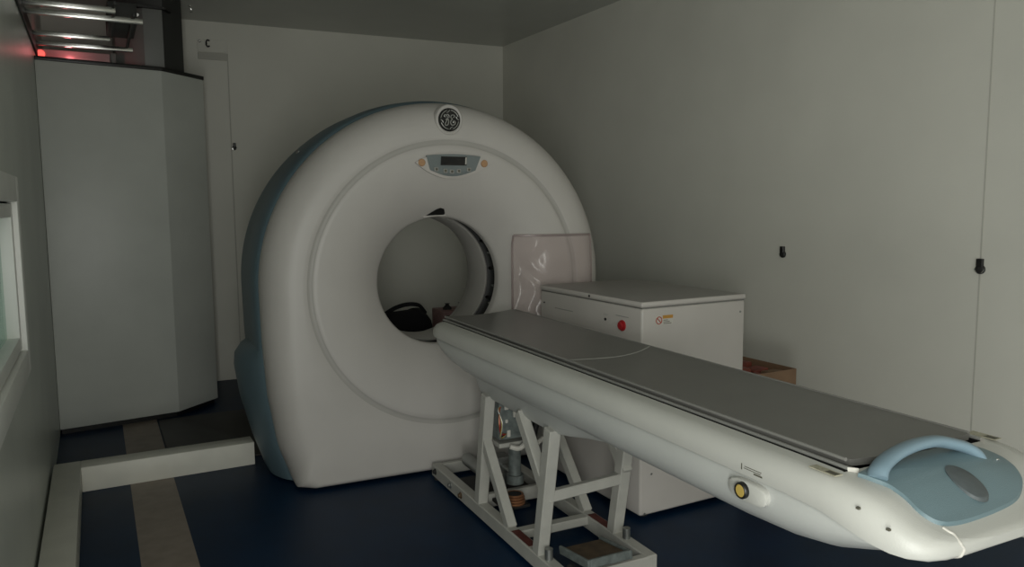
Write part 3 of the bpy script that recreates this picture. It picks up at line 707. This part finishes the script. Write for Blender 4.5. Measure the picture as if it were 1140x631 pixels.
wl['label'] = 'small warning sticker with orange header and red prohibition circle'
b_ = bmesh.new(); box(b_, lx+0.040, lx+0.095, CY0-0.0020, CY0-0.0008, lz1-0.014, lz1); cl(b_); finish('label_header', b_, 'label_orange', wl, smooth=False)
b_ = bmesh.new(); cx_, cz_ = lx+0.020, (lz0+lz1)/2
tube(b_, [(cx_+math.cos(2*PI*i/24)*0.015, CY0-0.0018, cz_+math.sin(2*PI*i/24)*0.015) for i in range(24)], 0.0020, 6, closed=True)
tube(b_, [(cx_-0.011, CY0-0.0018, cz_+0.011), (cx_+0.011, CY0-0.0018, cz_-0.011)], 0.0020, 6); cl(b_); finish('prohibition_sign', b_, 'label_red', wl)
b_ = bmesh.new()
for k in range(3): box(b_, lx+0.044, lx+0.088-0.01*k, CY0-0.0018, CY0-0.0008, lz0+0.004+k*0.007, lz0+0.0065+k*0.007)
cl(b_); finish('label_text', b_, 'label_print', wl, smooth=False)

# ------------------------------------------------------------------ cardboard box between the cabinet and the right wall
cx0, cx1, cy0, cy1, ch = 2.60, 2.86, 2.44, 2.80, 0.575
bx = thing('cardboard_box', 'open brown cardboard box of reddish packets between white cabinet and right wall', 'box', ((cx0+cx1)/2, (cy0+cy1)/2, 0))
def bl(b_): bmesh.ops.translate(b_, verts=b_.verts[:], vec=-Vector(bx.location))
b_ = bmesh.new(); th = 0.006
box(b_, cx0, cx0+th, cy0, cy1, 0, ch); box(b_, cx1-th, cx1, cy0, cy1, 0, ch); box(b_, cx0+th, cx1-th, cy0, cy0+th, 0, ch); box(b_, cx0+th, cx1-th, cy1-th, cy1, 0, ch); box(b_, cx0+th, cx1-th, cy0+th, cy1-th, 0, th)
bl(b_); finish('carton', b_, 'cardboard', bx, smooth=False)
b_ = bmesh.new(); box(b_, cx0+0.01, cx1-0.01, cy1-0.004, cy1+0.12, ch-0.004, ch+0.002, rot=Matrix.Rotation(math.radians(-25), 4, 'X'), piv=(cx0, cy1, ch)); bl(b_); finish('flap', b_, 'cardboard', bx, smooth=False)
for k in range(6):
    px, py = cx0+0.068+0.118*(k % 2), cy0+0.068+0.108*(k//2)
    pk = bmesh.new(); box(pk, -0.045, 0.045, -0.042, 0.042, -0.035, 0.035+0.006*(k % 3), 0.010, 2)
    o = finish('packet', pk, ['wrap_red', 'cardboard', 'wrap_red'][k % 3])
    o.location = (px, py, ch-0.055); o.rotation_euler = (random.uniform(-0.12, 0.12), random.uniform(-0.12, 0.12), random.uniform(-0.12, 0.12))
    if k % 3 == 1: tag(o, 'plain brown packet among red ones in the open cardboard box', 'packet', 'brown packets in the cardboard box')
    else: tag(o, 'small dark red packet lying in the open cardboard box', 'packet', 'red packets in the cardboard box')
# folded paper filling the carton under the packets
b_ = bmesh.new(); box(b_, cx0+0.008, cx1-0.008, cy0+0.008, cy1-0.008, 0.006, ch-0.100, 0.006); bl(b_); finish('paper_filling', b_, 'cardboard', bx)

# ------------------------------------------------------------------ tall grey cabinet by the left wall
TC = [(-0.2485, 5.165), (0.413, 5.25), (0.682, 5.50), (0.682, 6.10), (-0.2485, 6.10)]
tc = thing('tall_cabinet', 'tall satin grey cabinet with angled right front corner, standing behind the floor curb', 'cabinet', (0.2, 5.7, 0))
def tl(b_): bmesh.ops.translate(b_, verts=b_.verts[:], vec=-Vector(tc.location))
b_ = bmesh.new(); prism(b_, TC, 0.035, 2.19, 0.004); tl(b_); finish('casing', b_, 'tall_grey', tc)
def grow(poly, e): c0 = (0.2, 5.7); return [(x+(e if x > c0[0] else 0), y-(e if y < c0[1] else 0)) for x, y in poly]
b_ = bmesh.new(); prism(b_, grow(TC, 0.006), 2.19, 2.212, 0.003); tl(b_); finish('top_gasket', b_, 'black_plastic', tc)
b_ = bmesh.new(); prism(b_, [(x*0.97, y+0.03 if y < 5.6 else y) for x, y in TC], 0.0, 0.035); tl(b_); finish('plinth', b_, 'black_plastic', tc)
# duct column and trough above it
dc = thing('duct_column', 'grey faceted duct column with dark side rising from tall cabinet to ceiling', 'duct', (0.4, 5.8, 2.212))
def dl(b_, o_): bmesh.ops.translate(b_, verts=b_.verts[:], vec=-Vector(o_.location))
b_ = bmesh.new(); P2 = [(0.175, 5.46), (0.330, 5.33), (0.440, 5.33), (0.445, 5.36), (0.445, 6.0), (0.175, 6.0)]; prism(b_, P2, 2.212, 2.575, 0.002); dl(b_, dc); finish('grey_casing', b_, 'column_grey', dc)
b_ = bmesh.new(); prism(b_, [(0.442, 5.345), (0.572, 5.52), (0.572, 6.0), (0.446, 6.0)], 2.212, ZC, 0.002); prism(b_, [(0.16, 5.44), (0.445, 5.345), (0.445, 6.0), (0.16, 6.0)], 2.590, ZC, 0.002); dl(b_, dc); finish('dark_casing', b_, 'column_dark', dc)
b_ = bmesh.new(); prism(b_, [(0.26, 5.30), (0.46, 5.31), (0.50, 5.38), (0.30, 6.0)], 2.575, 2.590); dl(b_, dc); finish('cap_gasket', b_, 'black_plastic', dc)
b_ = bmesh.new(); cyl(b_, (0.30, 5.36, 2.53), (0.30, 5.325, 2.53), 0.010, n=14); dl(b_, dc); finish('screw', b_, 'chrome', dc)
tr = thing('lamp_trough', 'pale trough with a red glowing lamp on top of the tall cabinet', 'lamp', (-0.05, 5.42, 2.212))
b_ = bmesh.new(); box(b_, -0.245, 0.140, 5.39, 5.50, 2.212, 2.292, 0.006); dl(b_, tr); finish('housing', b_, 'trough', tr)
b_ = bmesh.new(); box(b_, 0.142, 0.174, 5.40, 5.52, 2.212, 2.300, 0.004); dl(b_, tr); finish('end_block', b_, 'column_grey', tr)
b_ = bmesh.new(); lathe(b_, (-0.225, 5.389, 2.262), (0, -1, 0), [(0.022, 0), (0.022, 0.006), (0.016, 0.014), (0.006, 0.018)], 20); dl(b_, tr); finish('red_lamp', b_, 'red_lamp', tr)['label'] = 'red glowing lamp'
lp = bpy.data.lights.new('red_glow', 'POINT'); lp.energy = 0.22; lp.color = (1, 0.26, 0.27); lp.shadow_soft_size = 0.02
lo_ = bpy.data.objects.new('red_glow', lp); COL.objects.link(lo_); lo_.location = (-0.08, 5.30, 2.258)
# chrome ladder tray over the cabinet
ld = thing('cable_ladder', 'chrome ladder-like cable tray over the tall cabinet beside the left wall', 'cable tray', (-0.1, 4.8, 2.3))
for (y, x1) in ((4.24, 0.145), (4.43, 0.275), (4.955, 0.135), (5.24, 0.262)):
    b_ = bmesh.new(); box(b_, -0.238, x1, y-0.012, y+0.012, 2.285, 2.312, 0.005); dl(b_, ld); finish('rung', b_, 'chrome', ld)
b_ = bmesh.new(); box(b_, -0.249, -0.238, 3.95, 5.37, 2.245, 2.315, 0.002, 1); dl(b_, ld); finish('side_rail', b_, 'column_dark', ld)
b_ = bmesh.new(); box(b_, 0.136, 0.150, 4.20, 5.0, 2.315, 2.335, 0.002, 1); box(b_, 0.225, 0.240, 4.4, 5.30, 2.313, 2.33, 0.002, 1); dl(b_, ld); finish('cross_rail', b_, 'column_dark', ld)
jb = bmesh.new(); box(jb, 0.120, 0.262, 4.66, 5.10, 2.337, 2.44, 0.006); tag(finish('junction_box', jb, 'column_dark'), 'dark box lying on the chrome ladder tray near duct column', 'junction box')

# dark floor plate behind the curb
b_ = bmesh.new(); prism(b_, [(0.285, 4.19), (0.86, 4.19), (0.80, 5.20), (0.40, 5.20), (0.285, 5.19)], 0, 0.012, 0.003)
tag(finish('floor_plate', b_, 'plate_dark'), 'dark flat cover plate on the floor between curb and tall cabinet', 'cover plate')

# ------------------------------------------------------------------ things seen through the bore
bg = thing('carry_bag', 'black soft bag with a looped strap standing behind the scanner bore', 'bag', (1.80, 5.03, 0), math.radians(-4))
b_ = bmesh.new(); rr = []
for z, sx_, sy in ((0.0, 0.265, 0.13), (0.02, 0.275, 0.15), (0.25, 0.280, 0.16), (0.48, 0.275, 0.15), (0.56, 0.265, 0.12), (0.60, 0.24, 0.09), (0.605, 0.19, 0.04)):
    ring = []
    for k in range(32):
        a = 2*PI*k/32; c, s = math.cos(a), math.sin(a)
        ring.append((math.copysign(abs(c)**0.5, c)*sx_, math.copysign(abs(s)**0.5, s)*sy, z + (0.02*math.sin(3*a+z*9) if z > 0.4 else 0)))
    rr.append(ring)
loft(b_, rr); finish('bag_body', b_, 'black_cloth', bg, angle=60)
b_ = bmesh.new(); tube(b_, smooth_path([(-0.08, -0.02, 0.590), (0.0, -0.04, 0.640), (0.09, -0.04, 0.662), (0.18, -0.03, 0.650), (0.24, 0, 0.59)], 8), 0.017, 10, sx=0.6); finish('strap', b_, 'black_cloth', bg)
pb = thing('parts_box', 'pinkish brown box of parts standing behind the scanner bore', 'box', (2.13, 4.72, 0), math.radians(-4))
b_ = bmesh.new(); box(b_, -0.12, 0.12, -0.12, 0.12, 0, 0.645, 0.006); finish('carton', b_, 'pink_board', pb)
for q in ((-0.10, -0.06, 0.57, 0.62), (-0.01, 0.05, 0.565, 0.625)):
    b_ = bmesh.new(); box(b_, q[0], q[1], -0.127, -0.119, q[2], q[3], 0.002, 1); finish('tape', b_, 'dark_inside', pb)
for x in (-0.05, 0.05):
    b_ = bmesh.new(); lathe(b_, (x, 0.0, 0.645), (0, 0, 1), [(0.03, 0), (0.03, 0.012), (0.012, 0.03), (0.012, 0.035), (0.02, 0.04)], 20); finish('knob', b_, 'rubber', pb)

# ------------------------------------------------------------------ wall fittings
def lock(name, label, loc, nrm, sc=1.0, ring=True):
    o = thing(name, label, 'panel lock', loc, 0)
    n_ = Vector(nrm); side = Vector((0, 0, 1)).cross(n_).normalized()
    b_ = bmesh.new(); vs = box(b_, -0.013*sc, 0.013*sc, 0, 0.016, -0.004, 0.030*sc, 0.002, 1)
    m4 = Matrix((side, n_, Vector((0, 0, 1)))).transposed().to_4x4(); bmesh.ops.transform(b_, matrix=m4, verts=b_.verts[:]); finish('socket', b_, 'black_plastic', o)
    b_ = bmesh.new(); lathe(b_, n_*0.0+Vector((0, 0, -0.014*sc)), n_, [(0.020*sc, 0), (0.020*sc, 0.008), (0.015*sc, 0.014), (0.008*sc, 0.016)], 20); finish('cam', b_, 'dark_inside', o)
    if ring:
        b_ = bmesh.new(); tube(b_, [n_*0.010 + side*math.cos(PI+PI*i/14)*0.020*sc + Vector((0, 0, -0.012*sc + math.sin(PI+PI*i/14)*0.016*sc)) for i in range(15)], 0.0028*sc, 6); finish('clip', b_, 'chrome', o)
    return o
lock('panel_lock', 'black panel lock with a chrome clip on the right wall seam', (XR, 1.822, 1.085), (-1, 0, 0), 1.0)
lock('panel_lock', 'small black panel lock on the right wall above the white cabinet side', (XR, 2.858, 1.092), (-1, 0, 0), 0.95, False)
lock('panel_lock', 'small dark panel lock on back wall seam left of the scanner', (0.973, yb(0.973), 1.812), (-0.078, -0.997, 0), 0.85, True)
hk = thing('ceiling_hook', 'small chrome hook fixed to the ceiling near the back wall', 'hook', (0.66, 5.80, ZC))
b_ = bmesh.new(); lathe(b_, (0, 0, 0), (0, 0, -1), [(0.016, 0), (0.016, 0.004), (0.006, 0.007), (0.006, 0.02)], 16); finish('plate', b_, 'chrome', hk)
b_ = bmesh.new(); tube(b_, smooth_path([(0, 0, -0.018), (0.012, 0, -0.026), (0.008, 0, -0.04), (-0.008, 0, -0.036)], 6), 0.003, 6); finish('hook', b_, 'chrome', hk)
wp = thing('wall_plate', 'thin grey plate with a small black hook high on the back wall', 'wall plate', (0.85, yb(0.85), 2.45), math.radians(-4.5))
b_ = bmesh.new(); box(b_, -0.106, 0.106, -0.006, 0, 0.055, 0.15, 0.002, 1); finish('upper_plate', b_, 'wall_panel', wp)
b_ = bmesh.new(); box(b_, -0.106, 0.106, -0.006, 0, 0.0, 0.052, 0.002, 1); finish('lower_plate', b_, 'seam_faint', wp)
b_ = bmesh.new(); tube(b_, smooth_path([(-0.020, -0.02, 0.135), (-0.036, -0.022, 0.140), (-0.044, -0.022, 0.125), (-0.044, -0.022, 0.105), (-0.036, -0.022, 0.092), (-0.022, -0.02, 0.098)], 6), 0.0055, 8); cyl(b_, (-0.042, -0.022, 0.115), (-0.042, 0, 0.115), 0.005, n=10); finish('hook', b_, 'black_plastic', wp)
b_ = bmesh.new(); lathe(b_, (-0.090, 0, 0.130), (0, -1, 0), [(0.009, 0), (0.009, 0.01), (0.004, 0.014)], 16); finish('screw', b_, 'chrome', wp)
